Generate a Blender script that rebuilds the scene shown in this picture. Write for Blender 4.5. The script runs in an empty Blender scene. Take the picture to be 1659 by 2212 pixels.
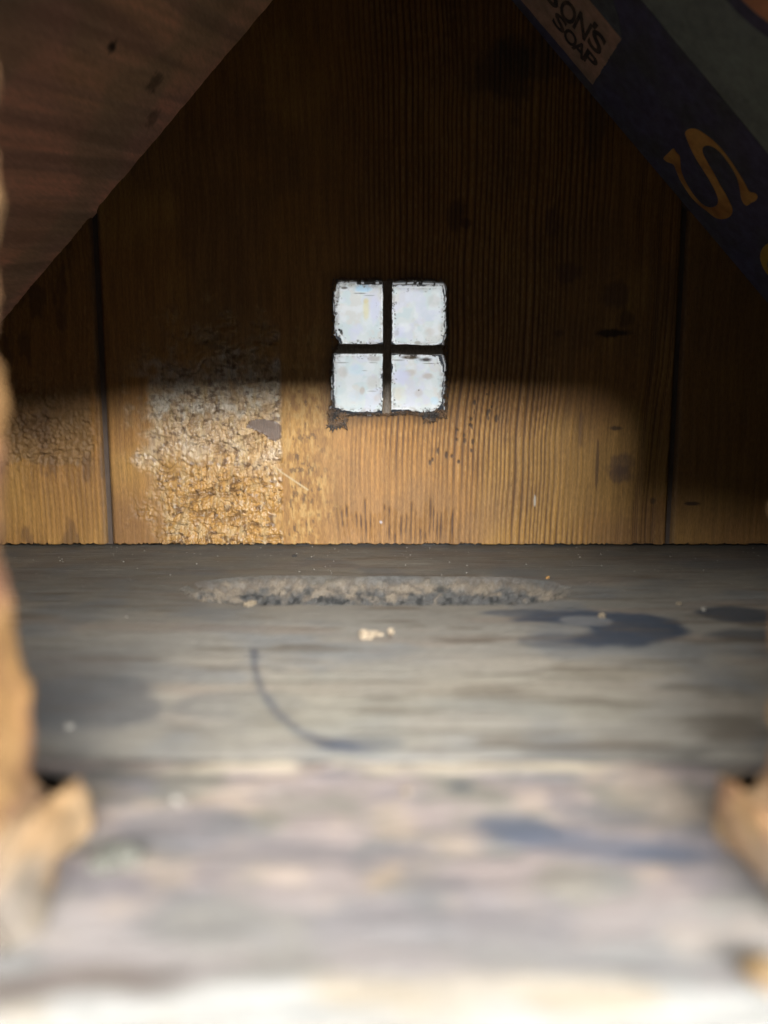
import bpy, bmesh, math, random
import numpy as np

# ------------------------------------------------------------------ camera, light, exposure
S = bpy.context.scene
COL = S.collection
PITCH = math.radians(7.7)
CAM = np.array([-0.002, 0.0, 0.0548])
cd = bpy.data.cameras.new("camera")
cam = bpy.data.objects.new("camera", cd)
COL.objects.link(cam)
cam.location = CAM
cam.rotation_euler = (math.pi / 2 - PITCH, 0, 0)
cd.sensor_width = 36
cd.lens = 25.93
cd.clip_start = 0.003
cd.clip_end = 50
cd.dof.use_dof = True
cd.dof.focus_distance = 0.285
cd.dof.aperture_fstop = 6.8
S.camera = cam

W = bpy.data.worlds.new("World")
S.world = W
W.use_nodes = True
bg = W.node_tree.nodes["Background"]
bg.inputs[0].default_value = (0.80, 0.88, 1.0, 1)
bg.inputs[1].default_value = 0.06


def area(name, loc, target, sx, sy, power, color):
    d = bpy.data.lights.new(name, 'AREA')
    d.shape = 'RECTANGLE'
    d.size, d.size_y = sx, sy
    d.energy = power
    d.color = color
    o = bpy.data.objects.new(name, d)
    COL.objects.link(o)
    a, b = np.array(loc), np.array(target)
    f = (b - a) / np.linalg.norm(b - a)
    up = np.array([0, 0, 1.0])
    r = np.cross(f, up); r /= np.linalg.norm(r)
    u = np.cross(r, f)
    from mathutils import Matrix
    M = Matrix(((r[0], u[0], -f[0]), (r[1], u[1], -f[1]), (r[2], u[2], -f[2]))).to_4x4()
    M.translation = loc
    o.matrix_world = M
    return o


def polar(az, el, r, ox=0.0, oy=0.07, oz=0.112):
    a, e = math.radians(az), math.radians(el)
    return (ox + r * math.cos(e) * math.sin(a), oy - r * math.cos(e) * math.cos(a), oz + r * math.sin(e))


DOOR = (0, 0.07, 0.10)
# low window light coming in over the doorstep, on an arc from the left to the right of the doorway
area("window_light_right", polar(33, 13.6, 1.0), DOOR, 0.60, 0.085, 42, (1.0, 0.97, 0.92))
area("window_light_middle", polar(2, 13.4, 1.0), DOOR, 0.50, 0.085, 45, (1.0, 0.97, 0.92))
area("window_light_left", polar(-30, 24.5, 1.0), DOOR, 0.60, 0.20, 23, (1.0, 0.97, 0.92))
# broad daylight from above on the doorstep
area("daylight_above", (0.05, -0.55, 0.56), (0, 0.10, 0.0), 0.60, 0.26, 6.5, (0.92, 0.96, 1.0))
# daylight behind the little window
area("daylight_behind", (0.0, 0.52, 0.12), (0, 0.30, 0.085), 0.20, 0.20, 0.62, (0.95, 0.98, 1.0))

S.view_settings.view_transform = 'Standard'
S.view_settings.look = 'None'
S.view_settings.exposure = 0.0
S.view_settings.gamma = 1.0
S.view_settings.use_curve_mapping = False
S.render.engine = 'CYCLES'
S.cycles.use_denoising = True
S.cycles.max_bounces = 8
S.cycles.diffuse_bounces = 5
S.cycles.sample_clamp_indirect = 4

# ------------------------------------------------------------------ projection on real planes
F = 1593.0
RX = np.array([1.0, 0, 0])
FW = np.array([0, math.cos(PITCH), -math.sin(PITCH)])
UP = np.array([0, math.sin(PITCH), math.cos(PITCH)])


def hit(x, y, n, d):
    r = RX * (x - 829.5) / F + UP * (1106 - y) / F + FW
    return CAM + (d - n @ CAM) / (n @ r) * r


YA, ZA = np.array([0, 1.0, 0]), np.array([0, 0, 1.0])
WALL_Y = 0.30
def on_wall(x, y): p = hit(x, y, YA, WALL_Y); return p[0], p[2]
def on_floor(x, y): p = hit(x, y, ZA, 0.0); return p[0], p[1]

# ------------------------------------------------------------------ numeric noise
def _hash(ix, iy, seed):
    h = (ix.astype(np.int64) * 374761393 + iy.astype(np.int64) * 668265263 + seed * 2147483647 + seed * 9176) & 0xFFFFFFFF
    h = ((h ^ (h >> 13)) * 1274126177) & 0xFFFFFFFF
    h = ((h ^ (h >> 16)) * 2246822519) & 0xFFFFFFFF
    return ((h ^ (h >> 15)) & 0xFFFFFF) / float(0xFFFFFF)


def vn(x, y, seed=0):
    x, y = np.broadcast_arrays(np.asarray(x, float), np.asarray(y, float))
    ix, iy = np.floor(x), np.floor(y)
    fx, fy = x - ix, y - iy
    fx = fx * fx * fx * (fx * (fx * 6 - 15) + 10); fy = fy * fy * fy * (fy * (fy * 6 - 15) + 10)
    ix = ix.astype(np.int64); iy = iy.astype(np.int64)
    a, b = _hash(ix, iy, seed), _hash(ix + 1, iy, seed)
    c, d = _hash(ix, iy + 1, seed), _hash(ix + 1, iy + 1, seed)
    return (a * (1 - fx) + b * fx) * (1 - fy) + (c * (1 - fx) + d * fx) * fy


def fbm(x, y, seed=0, n=4, g=0.5):
    t = 0; amp = 1; tot = 0
    for k in range(n):
        t = t + amp * vn(x * 2 ** k + 17.3 * k, y * 2 ** k + 9.1 * k, seed + k)
        tot += amp; amp *= g
    return t / tot


def flakes(x, y, seed):
    """torn flakes: for each point the nearest jittered cell, its random height and the offset inside it"""
    ix, iy = np.floor(x).astype(np.int64), np.floor(y).astype(np.int64)
    best = np.full(x.shape, 9.0); hh = np.zeros(x.shape); oy = np.zeros(x.shape)
    for dx in (-1, 0, 1):
        for dy in (-1, 0, 1):
            cx, cy = ix + dx, iy + dy
            px = cx + 0.1 + 0.8 * _hash(cx, cy, seed); py = cy + 0.1 + 0.8 * _hash(cx, cy, seed + 1)
            d = np.abs(x - px) ** 1.6 + np.abs(y - py) ** 1.6
            m = d < best
            best = np.where(m, d, best); hh = np.where(m, _hash(cx, cy, seed + 2), hh); oy = np.where(m, y - py, oy)
    return hh, oy


def ss(a, b, x):
    t = np.clip((x - a) / (b - a), 0, 1)
    return t * t * (3 - 2 * t)


def mix(c, d, m):
    m = np.asarray(m)[..., None]
    return c * (1 - m) + np.array(d) * m

# ------------------------------------------------------------------ object helpers
def tag(o, label=None, cat=None, group=None, kind=None):
    if label: o['label'] = label
    if cat: o['category'] = cat
    if group: o['group'] = group
    if kind: o['kind'] = kind
    return o


def empty(name, loc=(0, 0, 0), **k):
    o = bpy.data.objects.new(name, None)
    o.empty_display_size = 0.01
    COL.objects.link(o)
    o.location = loc
    return tag(o, **k)


def link(name, me, mat, parent=None, smooth=True):
    if smooth and len(me.polygons):
        me.polygons.foreach_set('use_smooth', np.ones(len(me.polygons), bool))
    if mat: me.materials.append(mat)
    o = bpy.data.objects.new(name, me)
    COL.objects.link(o)
    if parent: 
        o.parent = parent
        o.location = tuple(-c for c in world_loc(parent))
    return o


def world_loc(o):
    x, y, z = o.location
    if o.parent:
        a, b, c = world_loc(o.parent); x += a; y += b; z += c
    return (x, y, z)


def set_attr(me, col, rgh=None):
    n = len(me.vertices)
    c = np.ones((n, 4), np.float32); c[:, :3] = np.clip(col, 0, 1)
    a = me.attributes.new('Tint', 'FLOAT_COLOR', 'POINT'); a.data.foreach_set('color', c.ravel())
    if rgh is not None:
        a = me.attributes.new('Rgh', 'FLOAT', 'POINT'); a.data.foreach_set('value', np.asarray(rgh, np.float32).ravel())


def mesh_np(name, V, Q):
    me = bpy.data.meshes.new(name)
    V = np.asarray(V, np.float32); Q = np.asarray(Q, np.int32)
    me.vertices.add(len(V)); me.vertices.foreach_set('co', V.ravel())
    me.loops.add(Q.size); me.loops.foreach_set('vertex_index', Q.ravel())
    me.polygons.add(len(Q)); me.polygons.foreach_set('loop_start', np.arange(0, Q.size, 4, dtype=np.int32))
    me.polygons.foreach_set('loop_total', np.full(len(Q), 4, np.int32))
    me.update(calc_edges=True); me.validate()
    return me


def compact(V, Q, *attrs):
    used = np.unique(Q); re = np.full(len(V), -1); re[used] = np.arange(len(used))
    return (V[used], re[Q]) + tuple(a[used] for a in attrs)


def boundary(Q):
    e = np.concatenate([Q[:, [0, 1]], Q[:, [1, 2]], Q[:, [2, 3]], Q[:, [3, 0]]])
    key = np.sort(e, 1); k = key[:, 0].astype(np.int64) * (key.max() + 1) + key[:, 1]
    u, idx, cnt = np.unique(k, return_index=True, return_counts=True)
    return e[idx[cnt == 1]]


def skirt(V, Q, off, *attrs):
    """give a sheet its thickness: side walls along every border and a back"""
    b = boundary(Q); u = np.unique(b); m = {v: len(V) + i for i, v in enumerate(u)}
    V2 = np.concatenate([V, V[u] + np.array(off)])
    side = np.array([[p, q, m[q], m[p]] for p, q in b])[:, ::-1]
    return (V2, np.concatenate([Q, side])) + tuple(np.concatenate([a, a[u]]) for a in attrs)


def grid_quads(ni, nj):
    i, j = np.meshgrid(np.arange(ni - 1), np.arange(nj - 1), indexing='ij')
    a = (i * nj + j).ravel()
    return np.stack([a, a + nj, a + nj + 1, a + 1], 1)


def box_bm(bm, lo, hi, bev=0.0):
    r = bmesh.ops.create_cube(bm, size=1)
    for v in r['verts']:
        v.co = [lo[k] + (v.co[k] + 0.5) * (hi[k] - lo[k]) for k in range(3)]
    if bev:
        es = list({e for v in r['verts'] for e in v.link_edges})
        bmesh.ops.bevel(bm, geom=es, offset=bev, segments=2, affect='EDGES')


def bm_obj(name, bm, mat, parent=None, smooth=False):
    me = bpy.data.meshes.new(name)
    bmesh.ops.recalc_face_normals(bm, faces=bm.faces)
    bm.to_mesh(me); bm.free()
    return link(name, me, mat, parent, smooth)

# ------------------------------------------------------------------ materials
def material(name, base=None, attr=False, rough=0.6, spec=0.4, nscale=(300, 300, 300), namp=0.25, bump=0.25, bdist=0.0002, detail=6,
             rgh_attr=False, stain=None, gain=1.0, drough=1.0):
    m = bpy.data.materials.new(name); m.use_nodes = True
    nt = m.node_tree; N = nt.nodes; L = nt.links
    bs = N['Principled BSDF']
    bs.inputs['Specular IOR Level'].default_value = spec
    tc = N.new('ShaderNodeTexCoord'); mp = N.new('ShaderNodeMapping'); mp.inputs['Scale'].default_value = nscale
    L.new(tc.outputs['Object'], mp.inputs['Vector'])
    no = N.new('ShaderNodeTexNoise'); no.inputs['Scale'].default_value = 1; no.inputs['Detail'].default_value = detail
    no.inputs['Roughness'].default_value = 0.65
    L.new(mp.outputs[0], no.inputs['Vector'])
    mr = N.new('ShaderNodeMapRange')
    mr.inputs[1].default_value = 0.3; mr.inputs[2].default_value = 0.7
    mr.inputs[3].default_value = (1 - namp) * gain; mr.inputs[4].default_value = (1 + namp) * gain
    bs.inputs['Diffuse Roughness'].default_value = drough
    L.new(no.outputs['Fac'], mr.inputs[0])
    mul = N.new('ShaderNodeVectorMath'); mul.operation = 'SCALE'
    if attr:
        at = N.new('ShaderNodeAttribute'); at.attribute_name = 'Tint'
        L.new(at.outputs['Color'], mul.inputs[0])
    else:
        rgb = N.new('ShaderNodeRGB'); rgb.outputs[0].default_value = (*base, 1)
        src = rgb.outputs[0]
        if stain:
            n2 = N.new('ShaderNodeTexNoise'); n2.inputs['Scale'].default_value = stain[1]; n2.inputs['Detail'].default_value = 5
            L.new(tc.outputs['Object'], n2.inputs['Vector'])
            r2 = N.new('ShaderNodeMapRange'); r2.inputs[1].default_value = 0.42; r2.inputs[2].default_value = 0.66
            L.new(n2.outputs['Fac'], r2.inputs[0])
            mx = N.new('ShaderNodeMix'); mx.data_type = 'RGBA'
            L.new(r2.outputs[0], mx.inputs[0]); L.new(src, mx.inputs[6]); mx.inputs[7].default_value = (*stain[0], 1)
            src = mx.outputs[2]
        L.new(src, mul.inputs[0])
    L.new(mr.outputs[0], mul.inputs['Scale'])
    L.new(mul.outputs[0], bs.inputs['Base Color'])
    if rgh_attr:
        a2 = N.new('ShaderNodeAttribute'); a2.attribute_name = 'Rgh'
        L.new(a2.outputs['Fac'], bs.inputs['Roughness'])
    else:
        bs.inputs['Roughness'].default_value = rough
    bp = N.new('ShaderNodeBump'); bp.inputs['Strength'].default_value = bump; bp.inputs['Distance'].default_value = bdist
    L.new(no.outputs['Fac'], bp.inputs['Height']); L.new(bp.outputs[0], bs.inputs['Normal'])
    return m


M_WALL = material('wall_wood', gain=0.53, drough=0.3, attr=True, rgh_attr=True, spec=0.36, nscale=(2600, 900, 420), namp=0.28, bump=0.5, bdist=0.0003)
M_FLOOR = material('floor_wood', gain=0.51, drough=0.30, attr=True, rgh_attr=True, spec=0.3, nscale=(420, 2400, 900), namp=0.26, bump=0.7, bdist=0.0003)
M_HOLLOW = material('gouged_wood', gain=0.36, attr=True, rgh_attr=True, spec=0.5, nscale=(1800, 1800, 1800), namp=0.35, bump=0.8, bdist=0.0004)
M_ROOF = material('roof_wood', attr=True, rough=0.7, spec=0.25, nscale=(900, 200, 900), namp=0.15, bump=0.3)
M_JAMB = material('jamb_wood', gain=0.35, attr=True, rough=0.7, spec=0.25, nscale=(500, 900, 300), namp=0.2, bump=0.6, bdist=0.0005)
M_BACK = material('backing_strip', base=(0.075, 0.055, 0.044), rough=0.8, nscale=(900, 900, 200))
M_MUNTIN = material('dark_muntin', base=(0.150, 0.118, 0.085), rough=0.5, nscale=(1500, 900, 600), namp=0.4, bump=0.5)
M_SPLINTER = material('charred_splinter', base=(0.032, 0.028, 0.026), rough=0.6, nscale=(1500, 1500, 1500), namp=0.5, stain=((0.12, 0.07, 0.035), 260))
M_NAVY = material('navy_print', base=(0.085, 0.085, 0.150), rough=0.55, nscale=(250, 250, 250), namp=0.3, stain=((0.075, 0.082, 0.095), 60))
M_GREEN = material('green_print', base=(0.24, 0.285, 0.26), rough=0.55, nscale=(250, 250, 250), namp=0.2, stain=((0.19, 0.22, 0.21), 50))
M_LABEL = material('tan_label_print', base=(0.45, 0.29, 0.215), rough=0.6, nscale=(300, 300, 300), namp=0.2, stain=((0.33, 0.25, 0.19), 90))
M_INK = material('dark_ink', base=(0.035, 0.035, 0.042), rough=0.6, nscale=(900, 900, 900), namp=0.35, stain=((0.10, 0.075, 0.06), 300))
M_BANNER = material('slate_print', base=(0.095, 0.110, 0.125), rough=0.6, namp=0.3)
M_LETTER = material('ochre_print', base=(0.60, 0.34, 0.105), rough=0.5, nscale=(300, 300, 300), namp=0.15, stain=((0.34, 0.15, 0.05), 90))
M_YELLOW = material('mustard_print', base=(0.48, 0.32, 0.06), rough=0.5, nscale=(300, 300, 300), namp=0.15)
M_ORANGE = material('salmon_print', base=(0.68, 0.32, 0.16), rough=0.55, namp=0.15)
M_CRUMB = material('crumb_wood', gain=0.30, base=(0.36, 0.29, 0.20), rough=0.8, nscale=(1500, 1500, 1500), namp=0.35, bump=0.8)
M_CRUMB_PILE = material('mixed_crumbs', gain=0.5, base=(0.42, 0.34, 0.24), rough=.85, nscale=(1500, 1500, 1500), namp=.4, stain=((0.07, 0.05, 0.04), 420))
M_CRUMB_ORANGE = material('orange_crumb', base=(0.20, 0.11, 0.035), rough=.8, namp=.3)
M_CRUMB_DARK = material('dark_crumb', base=(0.02, 0.018, 0.017), rough=0.7, nscale=(1500, 1500, 1500), namp=0.35)
M_CRUMB_PALE = material('pale_crumb', gain=0.30, base=(0.42, 0.40, 0.36), rough=0.8, nscale=(1500, 1500, 1500), namp=0.2)
M_SPLINT_PALE = material('pale_splinter', base=(0.050, 0.050, 0.042), rough=.8, nscale=(900, 900, 900), namp=.3)
M_CHIP = material('orange_chip', base=(0.11, 0.072, 0.034), rough=.7, nscale=(600, 600, 600), namp=.25)
M_DUST = material('dust', gain=0.30, base=(0.55, 0.52, 0.46), rough=0.9, namp=0.2)


def pane_material():
    m = bpy.data.materials.new('cloudy_film'); m.use_nodes = True
    nt = m.node_tree; N = nt.nodes; L = nt.links
    out = N['Material Output']; bs = N['Principled BSDF']
    at = N.new('ShaderNodeAttribute'); at.attribute_name = 'Tint'
    tr = N.new('ShaderNodeBsdfTranslucent'); mx = N.new('ShaderNodeMixShader'); mx.inputs[0].default_value = 0.8
    L.new(at.outputs['Color'], tr.inputs['Color']); L.new(at.outputs['Color'], bs.inputs['Base Color'])
    bs.inputs['Roughness'].default_value = 0.3
    L.new(bs.outputs[0], mx.inputs[1]); L.new(tr.outputs[0], mx.inputs[2]); L.new(mx.outputs[0], out.inputs['Surface'])
    return m


M_PANE = pane_material()

# ------------------------------------------------------------------ floor
def floor_colour(X, Y):
    """base colour of the grey, worn, stained crate boards"""
    g1 = fbm(X * 60 + 3, Y * 420, 11, 4)          # long grain
    g2 = fbm(X * 45, Y * 60, 21, 4)               # blotches
    g3 = fbm(X * 26 + 7, Y * 34, 31, 4)
    c = np.empty(X.shape + (3,)); c[:] = (0.205, 0.192, 0.168)
    c = mix(c, (0.265, 0.240, 0.200), ss(0.40, 0.70, g3) * 0.8)
    c = mix(c, (0.150, 0.158, 0.165), ss(0.45, 0.72, g2) * 0.6)
    c = mix(c, (0.200, 0.150, 0.120), ss(0.52, 0.72, fbm(X * 30 + 2, Y * 120, 33, 4)) * 0.35)
    c = c * (0.86 + 0.28 * g1)[..., None]
    return c * 0.92


house = empty('miniature_house', (0, 0.19, 0), label='small steep roofed wooden house of old crate boards, seen inside towards its window', cat='miniature house')
SEAM = 0.1112
HX0, HX1, HY0, HY1 = -0.0640, 0.0550, 0.2068, 0.2436      # the crate's hand hold, gouged in the boards


def build_rear_board():
    xs = np.arange(-0.262, 0.2621, 0.0007); xs = np.concatenate([xs[xs < -0.17], np.arange(-0.17, 0.17, 0.0005), xs[xs > 0.17]])
    ys = np.arange(SEAM + 0.0001, 0.312, 0.0005)
    X, Y = np.meshgrid(xs, ys, indexing='ij')
    Z = (fbm(X * 90, Y * 700, 41, 3) - 0.5) * 0.00030 + (fbm(X * 12, Y * 30, 42, 3) - 0.5) * 0.0010 * ss(0.30, 0.285, Y)
    Z -= 0.0005 * np.exp(-((Y - SEAM) / 0.0013) ** 2) * (0.1 + 1.3 * fbm(X * 90, Y * 0, 5, 4)) * (0.25 + 0.75 * ss(-0.046, -0.028, X))
    # hand hold
    wob = (fbm(X * 200, Y * 200, 51, 4) - 0.5) * 0.0120
    yc, r = (HY0 + HY1) / 2, (HY1 - HY0) / 2
    cx, hl = (HX0 + HX1) / 2, (HX1 - HX0) / 2 - r * 1.5
    dx = np.maximum(np.abs(X - cx) - hl, 0) / (r * 1.6 + wob * 1.2); dy = (Y - yc) / r
    q = np.sqrt(dx * dx + dy * dy) + np.where(np.abs(X - cx) > hl, wob * 18, wob * 6)
    dep = np.where(q < 1, np.clip(1 - np.abs(q) ** 2.2, 0, 1), 0)
    inside = q < 1
    chips, co = flakes(X * 520, Y * 420, 61)
    rag = (chips - 0.5) * 0.0011 + (fbm(X * 1000, Y * 800, 66, 3) - 0.5) * 0.0013 - co * 0.0006
    Z = Z - 0.0075 * dep ** 0.75 + np.where(inside, rag * ss(0, 0.2, dep), 0)
    C = floor_colour(X, Y)
    C *= (0.72 + 0.55 * ss(0.24, 0.15, Y + (fbm(X * 14, Y * 14, 44, 3) - 0.5) * 0.06))[..., None]   # darker towards the back wall
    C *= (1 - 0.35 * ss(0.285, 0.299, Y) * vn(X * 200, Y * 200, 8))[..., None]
    # ink stains: spreading blue grey blots and the arc of a ring mark
    wn = (fbm(X * 70, Y * 70, 71, 4) - 0.5)
    def blot(px, py, rx, ry, hole=0.0):
        a, b = on_floor(px, py)
        d = np.sqrt(((X - a) / rx) ** 2 + ((Y - b) / ry) ** 2) + wn * 0.6 + (fbm(X * 45, Y * 60, int(px), 3) - .5) * 0.6
        return ss(1.12, 0.84, d)
    C = mix(C, (0.050, 0.062, 0.085), blot(1285, 1352, 0.0215, 0.0165) * (1 - 0.85 * blot(1165, 1362, 0.0120, 0.0085)))
    C = mix(C, (0.060, 0.070, 0.090), blot(1130, 1322, 0.0110, 0.0040) * 0.75)
    C = mix(C, (0.060, 0.070, 0.090), blot(1200, 1385, 0.0100, 0.0060) * 0.5)
    C = mix(C, (0.040, 0.048, 0.062), blot(1590, 1326, 0.0120, 0.0085) * 0.85)
    C = mix(C, (0.060, 0.065, 0.075), blot(1640, 1375, 0.0120, 0.0060) * 0.7)
    C = mix(C, (0.070, 0.080, 0.105), blot(765, 1604, 0.0075, 0.0030))
    C = mix(C, (0.085, 0.090, 0.105), blot(530, 1520, 0.0130, 0.0080) * 0.5)
    C = mix(C, (0.085, 0.090, 0.105), blot(130, 1520, 0.0200, 0.0140) * 0.6)  # dim floor inside the left jamb: shade put into the colour
    C = mix(C, (0.105, 0.098, 0.09), blot(1330, 1622, 0.0150, 0.0024) * 0.6)
    C = mix(C, (0.255, 0.24, 0.195), blot(900, 1500, 0.040, 0.020) * 0.5)
    C = mix(C, (0.11, 0.115, 0.12), ss(-0.036, -0.060, X + wn * .02) * ss(.19, .15, Y) * .6)  # left side darkened towards the jamb, painted shade too
    C = mix(C, (0.26, 0.24, 0.21), blot(1000, 1560, 0.0170, 0.0050) * 0.55)
    C = mix(C, (0.25, 0.23, 0.20), blot(900, 1440, 0.0220, 0.0080) * 0.45)
    C = mix(C, (0.25, 0.22, 0.17), blot(1330, 1440, 0.0140, 0.0070) * 0.45)
    C = mix(C, (0.22, 0.22, 0.22), blot(1270, 1338, 0.0065, 0.0040) * 0.6)
    arc = [on_floor(*p) for p in ((548, 1400), (550, 1440), (565, 1490), (600, 1540), (650, 1580), (710, 1603))]
    dmin = np.full(X.shape, 9.0)
    for (a, b), (c, d) in zip(arc[:-1], arc[1:]):
        t = np.clip(((X - a) * (c - a) + (Y - b) * (d - b)) / ((c - a) ** 2 + (d - b) ** 2), 0, 1)
        dmin = np.minimum(dmin, np.hypot(X - a - t * (c - a), Y - b - t * (d - b)))
    C = mix(C, (0.060, 0.070, 0.095), ss(0.0019, 0.0004, dmin + wn * 0.0016) * (0.45 + 0.5 * fbm(X * 120, Y * 120, 85, 3)))
    # dents / glue ring remains
    C = mix(C, (0.10, 0.08, 0.06), ss(0.62, 0.72, fbm(X * 50, Y * 500, 81, 3)) * 0.6)
    # hollow colours: bare torn wood on its slopes, grey dust in the trough
    dust = ss(-0.0030, -0.0062, Z + (fbm(X * 260, Y * 200, 91, 4) - 0.5) * 0.009)
    H = np.empty(X.shape + (3,)); H[:] = (0.32, 0.270, 0.21)
    H = mix(H, (0.20, 0.17, 0.14), ss(0.5, 0.66, fbm(X * 300, Y * 500, 95, 3)) * 0.8)
    H = mix(H, (0.105, 0.112, 0.118), dust * 0.85)
    H = mix(H, (0.030, 0.034, 0.036), ss(0.52, 0.64, fbm(X * 520, Y * 420, 97, 4)) * (0.15 + 0.60 * dust))
    H = mix(H, (0.045, 0.05, 0.05), ss(0.038, 0.055, X + wob * 2) * ss(0.45, 0.6, fbm(X * 400, Y * 400, 98, 3)) * 0.85)
    ins = inside & (dep > 0.02)
    wgt = (ss(0.02, 0.30, dep + (fbm(X * 260, Y * 260, 93, 3) - .5) * .25) * ins)[..., None]
    C = H * wgt + C * (1 - wgt)
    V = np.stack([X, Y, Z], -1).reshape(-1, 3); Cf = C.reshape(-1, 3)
    R = np.where(ins, 0.5, 0.52 + 0.25 * fbm(X * 80, Y * 80, 99, 3)).ravel()
    Q = grid_quads(len(xs), len(ys))
    qin = ins.ravel()[Q].any(1)
    Vb, Qb, Cb, Rb = compact(V, Q[~qin], Cf, R)
    # thickness only round the outer border
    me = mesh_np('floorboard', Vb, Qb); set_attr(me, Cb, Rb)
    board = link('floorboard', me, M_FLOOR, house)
    board['label'] = 'grey rear floorboard with a gouged hand hold and blue ink blots'
    bm = bmesh.new(); box_bm(bm, (-0.262, SEAM + 0.0006, -0.022), (0.262, 0.311, -0.0165))
    bm_obj('board_underside', bm, M_BACK, board)
    Vh, Qh, Ch, Rh = compact(V, Q[qin], Cf, R)
    me = mesh_np('hand_hold', Vh, Qh); set_attr(me, Ch, Rh)
    link('hand_hold', me, M_HOLLOW, board)
    return xs, ys, Z


gx, gy, gz = build_rear_board()


def build_front_board():
    xs = np.arange(-0.262, 0.2621, 0.0009); ys = np.arange(0.030, SEAM - 0.0001, 0.0006)
    X, Y = np.meshgrid(xs, ys, indexing='ij')
    Z = (fbm(X * 90, Y * 500, 141, 3) - 0.5) * 0.0005 + (fbm(X * 30, Y * 50, 142, 3) - 0.5) * 0.0010
    e = np.exp(-((Y - SEAM + 0.0004) / 0.0016) ** 2)
    Z -= e * 0.0003 * (0.4 + vn(X * 220, Y * 0, 143))
    wn = fbm(X * 70, Y * 90, 151, 4) - 0.5
    C = floor_colour(X, Y) * 0.95
    C = mix(C, (0.275, 0.232, 0.222), ss(0.36, 0.60, fbm(X * 95, Y * 150, 161, 4)) * 0.9)
    C = mix(C, (0.36, 0.29, 0.23), ss(0.54, 0.74, fbm(X * 130 + 4, Y * 170, 163, 4)) * 0.6)
    C = mix(C, (0.135, 0.130, 0.150), ss(0.52, 0.72, fbm(X * 80 + 9, Y * 150, 165, 4)) * 0.6)
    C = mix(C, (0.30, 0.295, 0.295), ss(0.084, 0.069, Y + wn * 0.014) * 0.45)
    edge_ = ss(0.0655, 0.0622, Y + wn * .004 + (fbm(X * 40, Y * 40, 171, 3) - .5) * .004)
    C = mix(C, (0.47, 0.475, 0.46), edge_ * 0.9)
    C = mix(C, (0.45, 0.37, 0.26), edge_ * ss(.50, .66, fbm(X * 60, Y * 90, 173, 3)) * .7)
    C = mix(C, (0.085, 0.062, 0.052), ss(.0610, .0632, Y + wn * .004) * ss(.0662, .0645, Y + wn * .004) * ss(-0.016, -0.028, X + wn * .01) * .75)  # brown shadow of the gap at the left front edge, painted in
    # worn pale edge along the seam
    C = mix(C, (0.60, 0.52, 0.39), np.exp(-((Y - SEAM + 0.0020) / 0.0019) ** 2) * ss(0.34, 0.58, fbm(X * 90, Y * 60, 167, 4)) * .8 * ss(-0.042, -0.030, X) * ss(0.040, 0.028, X))
    def blot(px, py, rx, ry, rot=0.0):
        a, b = on_floor(px, py); u, v = X - a, Y - b
        u, v = u * math.cos(rot) + v * math.sin(rot), -u * math.sin(rot) + v * math.cos(rot)
        return ss(1.1, 0.75, np.sqrt((u / rx) ** 2 + (v / ry) ** 2) + wn * 0.5)
    C = mix(C, (0.060, 0.082, 0.125), blot(1290, 1828, 0.0150, 0.0034, -0.20) * (0.45 + 0.5 * fbm(X * 90, Y * 160, 169, 3)))
    C = mix(C, (0.075, 0.090, 0.125), blot(1120, 1785, 0.0070, 0.0030, -0.2) * 0.8)
    C = mix(C, (0.07, 0.08, 0.09), blot(997, 1697, 0.0022, 0.0016) * 0.9)
    C = mix(C, (0.125, 0.118, 0.120), blot(1050, 1850, 0.0050, 0.0012) * 0.6)
    C = mix(C, (0.150, 0.145, 0.155), blot(400, 1790, 0.0110, 0.0060) * 0.75)
    C = mix(C, (0.150, 0.145, 0.155), blot(560, 1840, 0.0120, 0.0040) * 0.6)
    C = mix(C, (0.150, 0.150, 0.150), blot(420, 1990, 0.0080, 0.0040) * 0.5)
    C = mix(C, (0.110, 0.110, 0.110), blot(200, 1680, 0.0120, 0.0030) * 0.6)
    C = mix(C, (0.110, 0.110, 0.110), blot(1530, 1640, 0.0100, 0.0028) * 0.7)
    C = mix(C, (0.34, 0.26, 0.18), blot(830, 1890, 0.0036, 0.0014, 0.9) * 0.6)
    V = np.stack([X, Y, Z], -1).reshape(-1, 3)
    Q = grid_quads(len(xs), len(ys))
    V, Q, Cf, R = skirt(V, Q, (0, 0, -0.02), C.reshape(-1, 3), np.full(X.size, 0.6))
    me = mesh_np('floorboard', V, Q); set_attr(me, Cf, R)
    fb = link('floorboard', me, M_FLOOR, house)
    fb['label'] = 'paler front floorboard under the doorway, out of focus'


build_front_board()

# ------------------------------------------------------------------ back wall: three planks and a window

ZO, OX, OY, K = 3.0164, 1000.0, 850.0, 1659 / 2500.0
def zw(zx, zy): return on_wall((zx / ZO + OX) * K, (zy / ZO + OY) * K)      # window close-up position -> wall plane
def poly(pts): return np.array([zw(*p) for p in pts])


HOLE = poly([(268, 205), (330, 182), (520, 190), (720, 188), (860, 196), (1060, 188), (1200, 196), (1352, 205), (1372, 330), (1366, 520),
             (1372, 700), (1350, 812), (1330, 880), (1352, 960), (1366, 1010), (1362, 1200), (1346, 1330), (1362, 1420), (1350, 1500), (1290, 1520), (1240, 1508), (1100, 1512),
             (1080, 1480), (960, 1474), (850, 1484), (740, 1500), (600, 1512), (480, 1505), (330, 1500), (240, 1490), (222, 1440),
             (236, 1300), (230, 1150), (244, 1000), (262, 900), (300, 850), (318, 800), (262, 720), (258, 520), (250, 380)])


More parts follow.
